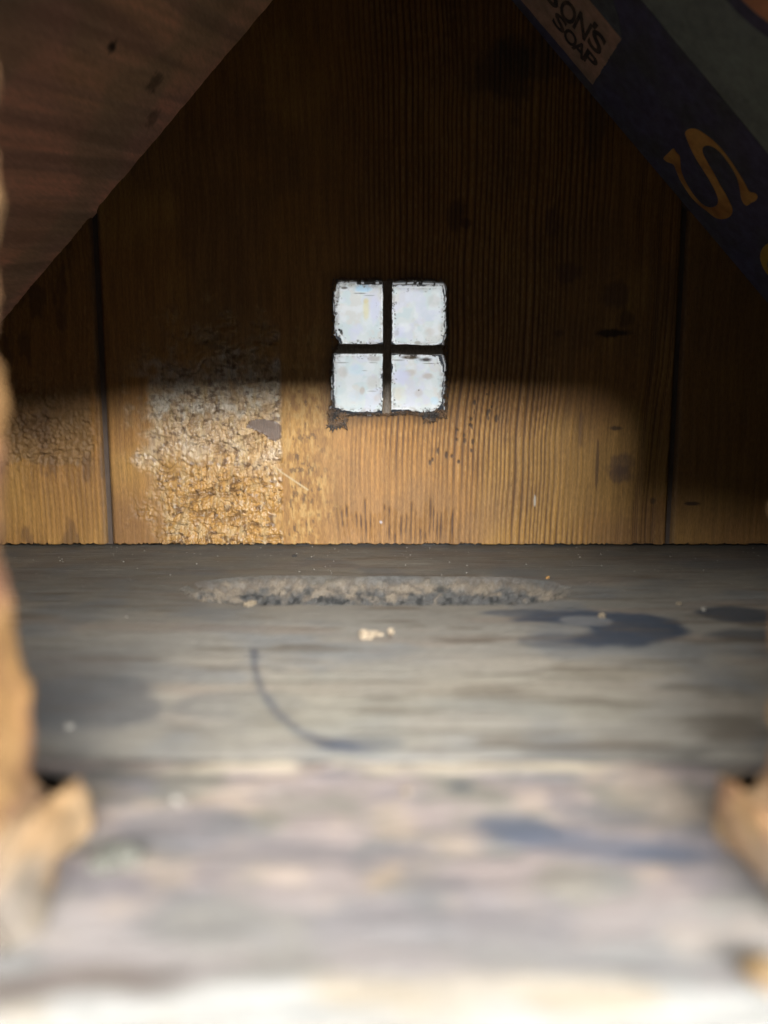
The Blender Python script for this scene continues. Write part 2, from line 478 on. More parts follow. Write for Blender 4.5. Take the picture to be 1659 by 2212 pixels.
def seg_dist(P, poly):
    d = np.full(len(P), 9.0); q = P.copy()
    for i in range(len(poly)):
        a, b = poly[i], poly[(i + 1) % len(poly)]
        ab = b - a; t = np.clip(((P - a) @ ab) / (ab @ ab), 0, 1)
        c = a + t[:, None] * ab; e = np.linalg.norm(P - c, axis=1)
        m = e < d; d[m] = e[m]; q[m] = c[m]
    return d, q


def in_poly(P, poly):
    r = np.zeros(len(P), bool); n = len(poly)
    for i in range(n):
        (x1, y1), (x2, y2) = poly[i], poly[(i + 1) % n]
        if y1 == y2: continue
        c = ((y1 > P[:, 1]) != (y2 > P[:, 1])) & (P[:, 0] < (x2 - x1) * (P[:, 1] - y1) / (y2 - y1) + x1)
        r ^= c
    return r


def roof_z(x): return np.where(x > 0, 0.2569 - np.abs(x) * 1.0638, 0.2547 - np.abs(x) * 1.0688)


def wall_surface(X, Z, seed, wide):
    """height towards the room and base colour of the weathered planks"""
    # growth rings run upright; where the soft wood has worn away they stand as ribs
    drift = (fbm(X * 5, Z * 9, seed, 3) - 0.5) * 0.010 + (fbm(X * 60, Z * 30, seed + 2, 3) - 0.5) * 0.0009
    U = X + drift
    fine = ss(0.070, 0.100, X)
    ph = U / 0.00205 + 1.2 * vn(U * 120, 0 * U, seed + 5)
    rib = 0.5 + 0.5 * np.cos(2 * np.pi * ph)
    ph2 = U / 0.00092 + 2.5 * vn(U * 200, 0 * U, seed + 6)
    rib = rib * (1 - fine) + fine * (0.35 * (0.5 + 0.5 * np.cos(2 * np.pi * ph2)) + 0.65 * vn(U * 750, Z * 3, seed + 7))
    groove = ss(0.45, 0.05, rib)
    ribm = ss(-0.030, 0.004, X) if wide else np.full(X.shape, 0.32)
    ribm = ribm * (0.35 + 0.65 * ss(0.30, 0.55, fbm(X * 25, Z * 12, seed + 9, 3)))
    fib = fbm(U * 1500, Z * 60, seed + 11, 3)
    fib2 = fbm(U * 420, Z * 22, seed + 12, 3)
    h = 0.00045 * ribm * (rib - 0.5) + 0.00016 * (fib - 0.5) + 0.0002 * (fib2 - 0.5)
    C = np.empty(X.shape + (3,)); C[:] = (0.430, 0.218, 0.062)
    tone = fbm(X * 16, Z * 14, seed + 21, 4)
    C = mix(C, (0.520, 0.292, 0.080), ss(0.42, 0.65, tone) * 0.9)
    C = mix(C, (0.330, 0.178, 0.066), ss(0.50, 0.72, fbm(X * 30 + 5, Z * 20, seed + 23, 4)) * 0.7)
    C = C * (0.66 + 0.68 * fib)[..., None]
    C = mix(C, (0.145, 0.066, 0.022), groove * ribm * np.clip(0.55 + 0.75 * fib2, 0, 1))
    C = mix(C, (0.60, 0.38, 0.16), ss(.75, 1, rib) * ribm * ss(.45, .62, fbm(X * 900, Z * 500, seed + 25, 3)) * .5)
    return h, C, dict(rib=rib, groove=groove, ribm=ribm, fib=fib, U=U)


def torn(X, Z, seed):
    wx = (fbm(X * 260, Z * 110, seed + 9, 3) - 0.5) * 0.0018; wz = (fbm(X * 420, Z * 160, seed + 8, 3) - 0.5) * 0.0050
    a, ao = flakes((X + wx) * 640, (Z + wz) * 330, seed)
    b, bo = flakes((X + wx) * 1150 + 3, (Z + wz * .7) * 480, seed + 3)
    h = 0.0011 * (a - 0.5) - 0.0009 * ao + 0.0010 * (b - 0.5) - 0.0009 * bo
    h = h + (fbm(X * 1500, Z * 260, seed + 5, 3) - 0.5) * 0.0013
    tear = fbm(X * 75, Z * 430 + 6 * fbm(X * 90, Z * 60, seed + 13, 2), seed + 11, 3)
    cut = ss(0.60, 0.68, tear)
    return (h * ss(0.22, 0.50, fbm(X * 70, Z * 110, seed + 6, 3)) - 0.0010 * cut), a, b, cut


def spot(X, Z, px, py, rx, rz, wn, k=0.5, soft=0.35):
    a, b = on_wall(px, py)
    return ss(1.0 + soft, 1.0 - soft, np.sqrt(((X - a) / rx) ** 2 + ((Z - b) / rz) ** 2) + wn * k * 2.2 + (fbm(X * 450, Z * 110, int(px) % 97, 3) - .5) * k * 1.6)


PX = 0.3 / F * 1.0        # one photograph unit on the wall, in metres


def plank(x0, x1, seed, wide, note):
    step = 0.0004 if wide else 0.0005
    xs = np.arange(x0, x1 + step / 2, step)
    zs = np.arange(0.0007, 0.262 if wide else 0.160, step)
    X, Z = np.meshgrid(xs, zs, indexing='ij')
    h, C, w = wall_surface(X, Z, seed, wide)
    wn = fbm(X * 140, Z * 140, seed + 31, 4) - 0.5
    R = np.full(X.shape, 0.62)
    if wide:
        ed = on_wall(608, 900)[0]
        m = ss(ed + 0.0006, ed - 0.0012, X + wn * 0.0006) * ss(-0.1070, -0.0900, X + wn * 0.030) * ss(0.105, 0.056, Z + wn * 0.05)
        # a smooth scab of old paper inside the torn patch
        scab = poly_mask(X, Z, [(505 + 30, 912), (560, 903), (590, 905), (609, 918), (609, 945), (596, 953), (580, 948), (565, 935), (530, 925)], wn)
        t, a, b, cut = torn(X, Z, seed + 41)
        h = h * (1 - 0.6 * m) + t * m * (1 - scab) - 0.0003 * m
        # the upper torn wood is shinier, with its whitish sheen put into the colour, the lower is raw and golden
        sheen = m * ss(0.028, 0.058, Z + (fbm(X * 60, Z * 60, seed + 51, 4) - 0.5) * 0.034) * ss(0.084, 0.068, Z + wn * 0.03)
        C = mix(C, (0.62, 0.375, 0.125), m * 0.6)
        C = mix(C, (0.70, 0.64, 0.53), sheen * (0.50 + 0.5 * ss(.35, .6, fbm(X * 300, Z * 300, seed + 53, 4))))
        C = mix(C, (0.24, 0.125, 0.055), m * ss(0.62, 0.78, b) * 0.45)
        C = mix(C, (0.125, 0.070, 0.042), m * ss(0.60, 0.70, fbm(X * 420, Z * 560, seed + 55, 4)) * 0.75)
        C = mix(C, (0.15, 0.085, 0.045), m * cut * 0.45 * (1 - sheen * .4))
        C = mix(C, (0.68, 0.52, 0.30), m * ss(0.60, 0.72, fbm(X * 1300, Z * 170, seed + 58, 3)) * 0.45)
        C = mix(C, (0.62, 0.46, 0.24), m * ss(0.60, 0.75, fbm(X * 500, Z * 160, seed + 57, 3)) * 0.5)
        C = mix(C, (0.150, 0.098, 0.074), scab * 0.95)
        R = R - (0.22 + 0.10 * fbm(X * 200, Z * 200, seed + 52, 3)) * m - 0.07 * sheen
        # left margin: plain ribbed strip beside the joint
        C = mix(C, (0.30, 0.150, 0.055), ss(-0.0955, -0.1040, X) * ss(0.035, 0.010, Z) * 0.5)
        # between torn patch and ribs: smooth, freckled
        fr = ss(ed - 0.001, ed + 0.003, X + wn * .004) * ss(-0.014, -0.034, X + wn * .012) * ss(0.100, 0.045, Z + wn * .04) * .8
        C = mix(C, (0.50, 0.275, 0.070), fr * 0.6)
        fz = fbm(X * 1000, Z * 300, seed + 61, 3)
        C = mix(C, (0.24, 0.115, 0.035), fr * ss(0.55, 0.66, fz) * 0.75)
        C = mix(C, (0.63, 0.42, 0.16), fr * ss(0.44, 0.34, fz) * 0.7)
        C = mix(C, (0.09, 0.05, 0.025), fr * ss(0.68, 0.75, fbm(X * 800 + 9, Z * 380, seed + 63, 3)) * 0.8)
        # dark strokes caught in the grooves low down and a diagonal row of nicks
        row = ss(0.0, 1.0, w['groove']) * ss(-0.024, -0.018, X) * ss(0.032, 0.026, X)
        st = ss(0.0165, 0.0140, Z + (vn(X * 520, 0 * X, 3) - .5) * 0.010) * ss(0.001, 0.006, Z + (vn(X * 500, 0 * X, 4) - .5) * 0.010)
        C = mix(C, (0.085, 0.045, 0.032), row * st * ss(0.40, 0.58, fbm(X * 330, Z * 90, 5, 3)) * 0.85)
        h = h - 0.0004 * row * st
        rng = random.Random(4)
        for i in range(26):
            f = i / 25.0
            px, py = 950 + 130 * f + rng.uniform(-30, 30), 1010 - 165 * f + rng.uniform(-22, 22)
            k = spot(X, Z, px, py, rng.uniform(.35, .9) * 0.0007, rng.uniform(.5, 1.2) * 0.0011, wn, 0.4)
            C = mix(C, (0.06, 0.035, 0.022), k * 0.85); h = h - 0.0003 * k
        for px, py, rx, ry, col, amt in ((1345, 1000, .0048, .0042, (.17, .10, .065), .75), (1343, 1025, .0042, .0032, (.15, .085, .06), .75), (1333, 925, .0030, .0011, (.07, .045, .03), .9),
                                         (1232, 592, .0046, .0034, (.13, .07, .06), .8), (1325, 640, .0052, .0050, (.13, .08, .065), .8),
                                         (1330, 720, .0068, .0014, (.025, .02, .018), 1), (1352, 690, .0024, .0040, (.07, .045, .035), .8),
                                         (1190, 478, .0036, .0042, (.14, .07, .06), .7), (985, 460, .0030, .0060, (.06, .03, .025), .85), (1005, 482, .0018, .0020, (.04, .02, .02), .9),
                                         (1088, 165, .0110, .0120, (.055, .05, .05), .85), (1180, 125, .0130, .0090, (.09, .08, .075), .7), (1290, 250, .0040, .0130, (.08, .075, .07), .6),
                                         (1410, 1083, .0012, .0014, (.10, .06, .04), .8), (1155, 1082, .0004, .0022, (.8, .78, .72), .9), (823, 1128, .0005, .0006, (.7, .72, .8), 1),
                                         (1290, 1000, .0005, .0110, (.10, .05, .03), .8), (1255, 930, .0008, .0070, (.14, .07, .04), .6), (1205, 720, .0020, .0015, (.10, .05, .03), .6)):
            C = mix(C, col, spot(X, Z, px, py, rx, ry, wn) * amt * (0.62 if py < 700 else 0.85))
        # a pale scratch
        a, b = np.array(on_wall(590, 1008)), np.array(on_wall(665, 1058))
        t = np.clip(((X - a[0]) * (b[0] - a[0]) + (Z - a[1]) * (b[1] - a[1])) / ((b - a) @ (b - a)), 0, 1)
        C = mix(C, (.62, .50, .30), ss(0.0005, 0.0002, np.hypot(X - a[0] - t * (b - a)[0], Z - a[1] - t * (b - a)[1])) * 0.8)
    else:
        if x0 < 0:
            m = ss(-0.119, -0.1215, X + wn * 0.004) * ss(0.034, 0.038, Z + wn * 0.02) * ss(0.075, 0.055, Z)
            t, a, b, cut = torn(X, Z, seed + 41)
            h = h + t * (0.25 + 0.75 * m) * ss(0.012, 0.04, Z) * 0.8
            C = mix(C, (.27, .17, .08), m * 0.6)
            C = mix(C, (0.16, 0.085, 0.04), ss(.6, .72, fbm(X * 200, Z * 60, seed + 55, 3)) * 0.6)
        else:
            C = mix(C, (0.40, 0.225, 0.085), 0.4)
            C = mix(C, (.07, .04, .03), spot(X, Z, 1495, 1088, .0030, .0006, wn) * 0.9)
    # rounded, dirty edges next to the joints and a ragged saw-cut foot
    e = np.minimum(X - x0, x1 - X)
    h = h - 0.0009 * ss(0.0012, 0.0, e)
    C = mix(C, (0.14, 0.095, 0.06), ss(0.0016, 0.0, e + wn * 0.001) * 0.6)
    foot = (vn(X * 900, 0 * X, seed + 71) - 0.35) * 0.0017 + (vn(X * 260, 0 * X, seed + 72) - 0.5) * 0.0008
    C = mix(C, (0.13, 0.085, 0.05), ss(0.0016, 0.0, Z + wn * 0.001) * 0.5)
    Y = WALL_Y - h
    Zf = np.where(np.arange(len(zs))[None, :] == 0, Z + np.maximum(foot, 0), Z)
    V = np.stack([X, Y, Zf], -1).reshape(-1, 3); Q = grid_quads(len(xs), len(zs))
    P = V[:, [0, 2]]
    keep = (V[Q, 2] < roof_z(V[Q, 0]) + 0.004).any(1)
    reveal = None
    if wide:
        HP = HOLE
        inn = in_poly(P, HP)
        keep &= ~(inn[Q].sum(1) >= 2)
        Qk = Q[keep]
        bv = np.unique(boundary(Qk)); Pb = P[bv]
        d, q = seg_dist(Pb, HP)
        nearhole = d < 0.0012
        idx = bv[nearhole]
        jag = (np.stack([vn(q[nearhole, 0] * 1300, q[nearhole, 1] * 1300, 7), vn(q[nearhole, 0] * 1300, q[nearhole, 1] * 1300, 8)], 1) - 0.5) * 0.0011
        V[idx, 0] = q[nearhole, 0] + jag[:, 0]; V[idx, 2] = q[nearhole, 1] + jag[:, 1]
        dd, _ = seg_dist(P, HP)
        rim = ss(0.0011, 0.0, dd + wn.ravel() * 0.003).reshape(X.shape)
        C = mix(C, (0.06, 0.035, 0.02), rim * 0.9)
        C = mix(C, (0.10, 0.055, 0.025), ss(0.006, 0.0, dd + wn.ravel() * 0.006).reshape(X.shape) * 0.45)
        e2 = boundary(Qk); hs = set(idx.tolist())
        reveal = np.array([(a, b) for a, b in e2 if a in hs and b in hs])
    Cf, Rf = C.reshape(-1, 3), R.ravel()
    V0 = V.copy()
    V, Qc, Cf, Rf = compact(V, Q[keep], Cf, Rf)
    Qc = Qc[:, ::-1]
    V, Qc, Cf, Rf = skirt(V, Qc, (0, 0.011, 0), Cf, Rf)
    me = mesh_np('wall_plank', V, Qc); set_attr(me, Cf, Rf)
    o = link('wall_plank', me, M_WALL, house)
    o['label'] = note
    return o


def poly_mask(X, Z, pts, wn):
    pp = np.array([on_wall(*p) for p in pts]); P = np.stack([X.ravel(), Z.ravel()], 1)
    m = (np.abs(P[:, 0] - pp[:, 0].mean()) < .02) & (np.abs(P[:, 1] - pp[:, 1].mean()) < .02)
    r = np.zeros(len(P)); r[m] = in_poly(P[m] + (wn.ravel()[m] * 0.0016)[:, None], pp)
    return r.reshape(X.shape)


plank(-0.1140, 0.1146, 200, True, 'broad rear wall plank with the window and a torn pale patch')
plank(-0.2420, -0.1163, 300, False, 'rear wall plank beside the torn patch, its upper part rough')
plank(0.1166, 0.2420, 400, False, 'smooth rear wall plank under the printed roof board, mostly in shadow')
# the tongue that shows grey in each joint
for gxx in (-0.11515, 0.1156):
    bm = bmesh.new(); box_bm(bm, (gxx - 0.004, WALL_Y + 0.0022, 0.0005), (gxx + 0.004, WALL_Y + 0.0105, 0.150))
    bm_obj('joint_strip', bm, M_BACK, house)

# window: panes of cloudy film behind two crossing muntins
PANES = [[(285, 205), (330, 196), (520, 208), (735, 206), (748, 260), (746, 500), (752, 660), (748, 782), (690, 800), (560, 812), (400, 812), (335, 806), (325, 740), (292, 700), (270, 660), (272, 470), (268, 330)],
         [(836, 232), (900, 220), (1100, 226), (1330, 220), (1350, 300), (1358, 500), (1352, 700), (1330, 790), (1290, 818), (1080, 822), (930, 818), (840, 800), (834, 600), (832, 400)],
         [(270, 905), (420, 898), (600, 904), (746, 906), (742, 1040), (736, 1200), (744, 1370), (728, 1470), (600, 1484), (440, 1478), (340, 1468), (290, 1440), (252, 1420), (248, 1300), (256, 1100), (262, 980)],
         [(834, 914), (1000, 910), (1200, 914), (1300, 918), (1318, 990), (1345, 1030), (1340, 1180), (1330, 1300), (1332, 1390), (1290, 1450), (1240, 1478), (1120, 1482), (980, 1462), (822, 1462), (826, 1250), (838, 1050)]]
win = bpy.data.objects.new('window', None)
# the window's own frame: a thin dark lining set in the hole
def lining():
    N = len(HOLE); V = []; Q = []
    c = HOLE.mean(0)
    for k, (off, y) in enumerate(((0.0004, WALL_Y + 0.0016), (-0.0001, WALL_Y + 0.0030), (-0.0001, WALL_Y + 0.0075), (0.004, WALL_Y + 0.0085))):
        for p in HOLE:
            d = (p - c) / np.linalg.norm(p - c); V.append((p[0] + d[0] * off, y, p[1] + d[1] * off))
    for k in range(3):
        for i in range(N):
            j = (i + 1) % N; Q.append((k * N + i, k * N + j, (k + 1) * N + j, (k + 1) * N + i))
    return mesh_np('window', V, Q)


bpy.data.objects.remove(win)
win = link('window', lining(), M_SPLINTER, house, smooth=False)


def pane(pts, seed, blots):
    pp = poly(pts); lo, hi = pp.min(0) - .0004, pp.max(0) + .0004
    xs = np.arange(lo[0], hi[0], 0.00018); zs = np.arange(lo[1], hi[1], 0.00018)
    X, Z = np.meshgrid(xs, zs, indexing='ij'); P = np.stack([X.ravel(), Z.ravel()], 1)
    inn = in_poly(P, pp); d, q = seg_dist(P, pp); D = d.reshape(X.shape)
    wn = fbm(X * 500, Z * 500, seed, 4) - 0.5
    C = np.empty(X.shape + (3,)); C[:] = (0.80, 0.835, 0.815)
    C = mix(C, (0.72, 0.80, 0.80), ss(.45, .65, fbm(X * 180, Z * 180, seed + 3, 3)) * .8)
    C = mix(C, (0.80, 0.76, 0.70), ss(.52, .70, fbm(X * 220, Z * 220, seed + 5, 3)) * .6)
    C = mix(C, (0.90, 0.91, 0.92), ss(.50, .70, fbm(X * 260, Z * 260, seed + 7, 3)) * .6)
    C = mix(C, (0.76, 0.76, 0.88), ss(.55, .70, fbm(X * 150, Z * 150, seed + 9, 3)) * .5)
    for zx, zy, rx, ry, col, amt in blots:
        a, b = zw(zx, zy); s = 1 / ZO * K * PX
        C = mix(C, col, ss(1.3, .5, np.sqrt(((X - a) / (rx * s)) ** 2 + ((Z - b) / (ry * s)) ** 2) + wn * .6) * amt)
    # grime and torn bits along the edge
    g = ss(.0022, .0002, D)
    C = mix(C, (0.50, 0.46, 0.42), g * ss(.42, .62, fbm(X * 900, Z * 900, seed + 11, 3)) * .6)
    C = mix(C, (0.05, 0.04, 0.035), ss(.0013, .0002, D) * ss(.64, .72, fbm(X * 900, Z * 800, seed + 13, 4)))
    C = mix(C, (0.13, 0.12, 0.11), ss(.0035, .0006, D) * ss(.71, .76, fbm(X * 800 + 4, Z * 1100, seed + 15, 4)) * .8)
    C = mix(C, (0.97, 0.98, 0.98), ss(.0011, .0006, D) * ss(.0002, .0005, D) * ss(.48, .6, vn(X * 150, Z * 150, seed + 17)) * .8)  # bright bevel glint along the edge, put into the film colour
    Y = WALL_Y + 0.0042 + (fbm(X * 160, Z * 160, seed + 19, 3) - .5) * .0006
    V = np.stack([X, Y, Z], -1).reshape(-1, 3); Q = grid_quads(len(xs), len(zs))
    Q = Q[inn[Q].sum(1) >= 3]
    b = np.unique(boundary(Q)); V[b, 0], V[b, 2] = q[b, 0] + wn.ravel()[b] * .0012, q[b, 1] + wn.ravel()[b] * .0012
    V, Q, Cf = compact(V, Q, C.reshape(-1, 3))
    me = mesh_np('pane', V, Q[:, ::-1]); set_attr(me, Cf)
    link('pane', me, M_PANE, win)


BLUE, YEL, LIL, BRN, DRK = (.60, .82, .97), (.86, .78, .47), (.76, .76, .93), (.62, .54, .47), (.14, .12, .10)
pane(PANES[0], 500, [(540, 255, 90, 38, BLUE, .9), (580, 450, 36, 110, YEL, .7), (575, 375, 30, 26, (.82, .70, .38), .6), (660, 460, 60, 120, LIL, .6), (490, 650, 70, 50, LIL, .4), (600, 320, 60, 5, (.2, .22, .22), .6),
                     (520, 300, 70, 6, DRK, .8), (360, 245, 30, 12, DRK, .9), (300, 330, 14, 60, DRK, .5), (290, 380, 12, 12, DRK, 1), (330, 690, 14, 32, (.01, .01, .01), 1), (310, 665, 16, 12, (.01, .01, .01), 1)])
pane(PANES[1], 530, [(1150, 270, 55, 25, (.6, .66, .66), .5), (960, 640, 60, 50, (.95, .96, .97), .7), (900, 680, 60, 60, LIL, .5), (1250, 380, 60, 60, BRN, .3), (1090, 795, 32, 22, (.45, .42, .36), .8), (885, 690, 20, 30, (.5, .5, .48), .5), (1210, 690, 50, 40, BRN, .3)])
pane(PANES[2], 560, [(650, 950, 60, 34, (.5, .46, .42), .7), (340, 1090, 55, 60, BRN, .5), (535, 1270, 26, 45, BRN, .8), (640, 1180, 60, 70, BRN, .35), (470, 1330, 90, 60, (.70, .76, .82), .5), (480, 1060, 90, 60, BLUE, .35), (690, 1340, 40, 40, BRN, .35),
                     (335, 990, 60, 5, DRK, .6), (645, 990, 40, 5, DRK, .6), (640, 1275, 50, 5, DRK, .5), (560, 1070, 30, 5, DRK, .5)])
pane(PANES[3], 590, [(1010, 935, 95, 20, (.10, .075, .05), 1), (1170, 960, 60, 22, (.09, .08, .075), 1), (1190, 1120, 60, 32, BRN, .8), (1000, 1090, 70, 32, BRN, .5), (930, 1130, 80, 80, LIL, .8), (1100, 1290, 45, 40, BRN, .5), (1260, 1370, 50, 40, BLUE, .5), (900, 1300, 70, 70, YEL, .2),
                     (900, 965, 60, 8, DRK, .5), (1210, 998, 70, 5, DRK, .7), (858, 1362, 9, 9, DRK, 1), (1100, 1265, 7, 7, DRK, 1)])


def bar(p0, p1, w0, w1, y0, y1, name, seed):
    """a hand-cut strip between two points of the wall plane"""
    p0, p1 = np.array(zw(*p0)), np.array(zw(*p1)); n = 60
    d = (p1 - p0) / np.linalg.norm(p1 - p0); nn = np.array([-d[1], d[0]]); V = []; Q = []
    for i in range(n + 1):
        t = i / n; c = p0 + (p1 - p0) * t; w = (w0 + (w1 - w0) * t) / 2
        a = w + (float(fbm(np.array(t * 14.), np.array(.3), seed, 3)) - .5) * .0007; b = w + (float(fbm(np.array(t * 14.), np.array(9.3), seed, 3)) - .5) * .0007
        L_, R_ = c + nn * a, c - nn * b; Lc, Rc = c + nn * a * .75, c - nn * b * .75
        V += [(L_[0], y1, L_[1]), (L_[0], y0 + .0003, L_[1]), (Lc[0], y0, Lc[1]), (Rc[0], y0, Rc[1]), (R_[0], y0 + .0003, R_[1]), (R_[0], y1, R_[1])]
        if i:
            k = i * 6
            for j in range(6): Q.append((k - 6 + j, k - 6 + (j + 1) % 6, k + (j + 1) % 6, k + j))
    Q += [(0, 1, 4, 5), (1, 2, 3, 4), (n * 6 + 5, n * 6 + 4, n * 6 + 1, n * 6), (n * 6 + 4, n * 6 + 3, n * 6 + 2, n * 6 + 1)]
    me = mesh_np(name, V, Q)
    link(name, me, M_MUNTIN, win)


s1 = K * PX / ZO
bar((791, 175), (781, 1505), 88 * s1, 80 * s1, WALL_Y + .0008, WALL_Y + .0032, 'muntin', 1)
bar((215, 852), (1385, 868), 92 * s1, 92 * s1, WALL_Y + .0014, WALL_Y + .0036, 'muntin', 2)


def slivers(name, spots, mat, parent, seed):
    rng = random.Random(seed); V = []; Q = []
    for (zx, zy, sx, sy, n, ln, w) in spots:
        for _ in range(n):
            c = np.array(zw(zx + rng.uniform(-sx, sx), zy + rng.uniform(-sy, sy)))
            a = rng.uniform(0, math.pi) if rng.random() < .5 else rng.gauss(math.pi / 2, .5)
            l = ln * rng.uniform(.4, 1.2); ww = w * rng.uniform(.5, 1.3); bend = rng.uniform(-.5, .5)
            k = len(V); y = WALL_Y - rng.uniform(0, .0009); m = 5
            for i in range(m + 1):
                t = i / m - .5; aa = a + bend * t
                x, z = c[0] + math.cos(aa) * l * t, c[1] + math.sin(aa) * l * t; r = ww * (1 - abs(t) * 1.7) * .5 + 1e-5
                nx, nz = -math.sin(aa), math.cos(aa); yy = y - .0009 * (.25 - t * t)
                V += [(x + nx * r, yy, z + nz * r), (x, yy - r, z), (x - nx * r, yy, z - nz * r), (x, yy + r, z)]
                if i:
                    b = k + i * 4
                    for j in range(4): Q.append((b - 4 + j, b - 4 + (j + 1) % 4, b + (j + 1) % 4, b + j))
    return link(name, mesh_np(name, V, Q), mat, parent)


slivers('splinter_tuft', [(300, 1570, 85, 70, 120, .0042, .0007), (260, 1490, 50, 30, 40, .003, .0008)], M_SPLINTER, win, 5)
slivers('splinter_tuft', [(1200, 1530, 60, 40, 60, .0034, .0008), (1310, 1500, 55, 30, 60, .003, .0008)], M_SPLINTER, win, 6)
slivers('ragged_edge', [(300 + i * 60, 1502 + 6 * math.sin(i), 40, 6, 13, .0018, .0005) for i in range(18)] +
        [(1372, 300 + i * 70, 6, 40, 6, .0016, .0004) for i in range(17)] + [(250, 250 + i * 75, 5, 40, 5, .0014, .0004) for i in range(17)] +
        [(290 + i * 70, 186, 40, 5, 6, .0014, .0004) for i in range(16)], M_SPLINTER, win, 7)

# ------------------------------------------------------------------ roof boards
def roof_frame(side):
    A = np.array([0.0459 * 0, 0, 0])
    if side > 0: return np.array([0, 0, 0.2569]), np.array([0.68492, 0, -0.72862]), np.array([0.72862, 0, 0.68492])
    return np.array([0, 0, 0.25474]), np.array([-0.68320, 0, -0.73023]), np.array([-0.73023, 0, 0.68320])


def build_left_roof():
    O, D, Nn = roof_frame(-1)
    s = np.arange(-0.004, 0.352, 0.0009); y = np.arange(0.0935, 0.3120, 0.0009)
    A, B = np.meshgrid(s, y, indexing='ij')
    # streaks run aslant: away from the doorway and up the slope
    k = -0.34; along = B + k * A; across = A + 0.34 * B
    g = fbm(across * 120 + (fbm(A * 10, B * 10, 601, 2) - .5) * 0.8, along * 6, 603, 4)
    g2 = fbm(across * 420, along * 16, 605, 3)
    C = np.empty(A.shape + (3,)); C[:] = (0.76, 0.42, 0.29)
    C = mix(C, (0.74, 0.45, 0.26), ss(.40, .62, fbm(A * 18, B * 16, 607, 3)) * .7)
    C = mix(C, (0.30, 0.195, 0.155), ss(.47, .66, g) * .5)
    C = mix(C, (0.34, 0.28, 0.17), ss(.55, .7, fbm(A * 22 + 3, B * 22, 609, 3)) * .45)
    C = C * (.8 + .4 * g2)[..., None]
    for px, py, r, amt in ((242, 102, .0022, .95), (335, 178, .0042, .6), (330, 255, .0040, .5)):
        n = np.array([-0.73023, 0, 0.68320]); P = hit(px, py, n, n @ O); a, b = (P - O) @ D, P[1]
        C = mix(C, (.03, .022, .02), ss(1.2, .5, np.hypot(A - a, B - b) / r + (vn(A * 900, B * 900, 611) - .5) * .6) * amt)
    hgt = (g - .5) * .0006 + (g2 - .5) * .0003
    edge = ss(0.296, 0.300, B)
    V = (O[None, None] + A[..., None] * D + np.stack([0 * B, B, 0 * B], -1) - hgt[..., None] * Nn).reshape(-1, 3)
    Q = grid_quads(len(s), len(y))
    V, Q, Cf = skirt(V, Q, Nn * 0.010, C.reshape(-1, 3))
    me = mesh_np('roof_board', V, Q); set_attr(me, Cf)
    o = link('roof_board', me, M_ROOF, house)
    o['label'] = 'bare brown sloping roof board with slanting streaks'


build_left_roof()

O_R, D_R, N_R = roof_frame(1)
YV = np.array([0, 1.0, 0])
def rp(s, y, lift=0.0): return O_R + D_R * s + YV * y - N_R * lift
def r_uv(px, py):
    P = hit(px, py, N_R, N_R @ O_R); return float((P - O_R) @ D_R), float(P[1])




def slab(name, outline, holes, lift0, lift1, mat, parent):
    """a flat shape in the plane of the board, with its own thin coat thickness"""
    cu = bpy.data.curves.new(name, 'CURVE'); cu.dimensions = '2D'; cu.fill_mode = 'BOTH'
    for ring in [outline] + holes:
        sp = cu.splines.new('POLY'); sp.points.add(len(ring) - 1); sp.use_cyclic_u = True
        for p, q in zip(sp.points, ring): p.co = (q[0], q[1], 0, 1)
    cu.extrude = 0.5
    t = bpy.data.objects.new('t', cu); COL.objects.link(t)
    dg = bpy.context.evaluated_depsgraph_get(); dg.update()
    me = bpy.data.meshes.new_from_object(t.evaluated_get(dg))
    bpy.data.objects.remove(t)
    for v in me.vertices:
        l = lift0 if v.co.z < 0 else lift1
        v.co = rp(v.co.x, v.co.y, l)
    me.name = name; me.materials.clear()
    return link(name, me, mat, parent, smooth=False)


def wobble(pts, amp, seed, n=6):
    out = []; m = len(pts)
    for i in range(m):
        a, b = np.array(pts[i]), np.array(pts[(i + 1) % m])
        for k in range(n):
            p = a + (b - a) * k / n
            out.append((p[0] + amp * (float(fbm(np.array(p[0] * 400), np.array(p[1] * 400), seed, 3)) - .5), p[1] + amp * (float(fbm(np.array(p[0] * 400 + 50), np.array(p[1] * 400), seed + 1, 3)) - .5)))
    return out


YB = 0.2390
printed = slab('roof_board', [(-0.004, .0935), (.352, .0935), (.352, .312), (-.004, .312)], [], -0.010, 0.0, M_BACK, house)
printed['label'] = 'dark roof board printed navy and green with ochre letters and a soap label'
slab('green_band', wobble([(0.0, .094), (.35, .094), (.35, YB), (0.0, YB)], .0004, 3, 40), [], 0.0, .00015, M_GREEN, printed)
slab('navy_band', wobble([(0.0, YB + .0002), (.35, YB + .0002), (.35, .2996), (0.0, .2996)], .0003, 5, 40), [], 0.0, .00018, M_NAVY, printed)
# soap label
c1, c2 = r_uv(1282, 178), r_uv(1345, 85)
label_s = (c1[0] + c2[0]) / 2
lab = slab('paper_label', wobble([(0.030, c2[1]), (label_s, c2[1]), (label_s, c1[1] + .001), (0.030, c1[1] + .001)], .0010, 9, 30), [], .00018, .00036, M_LABEL, printed)
slab('banner', wobble([(0.030, c2[1] - .014), (label_s - .012, c2[1] - .0125), (label_s - .004, c2[1] - .006), (label_s, c2[1] - .0003), (0.030, c2[1] - .0003)], .0004, 11, 6), [], .00018, .00034, M_BANNER, printed)


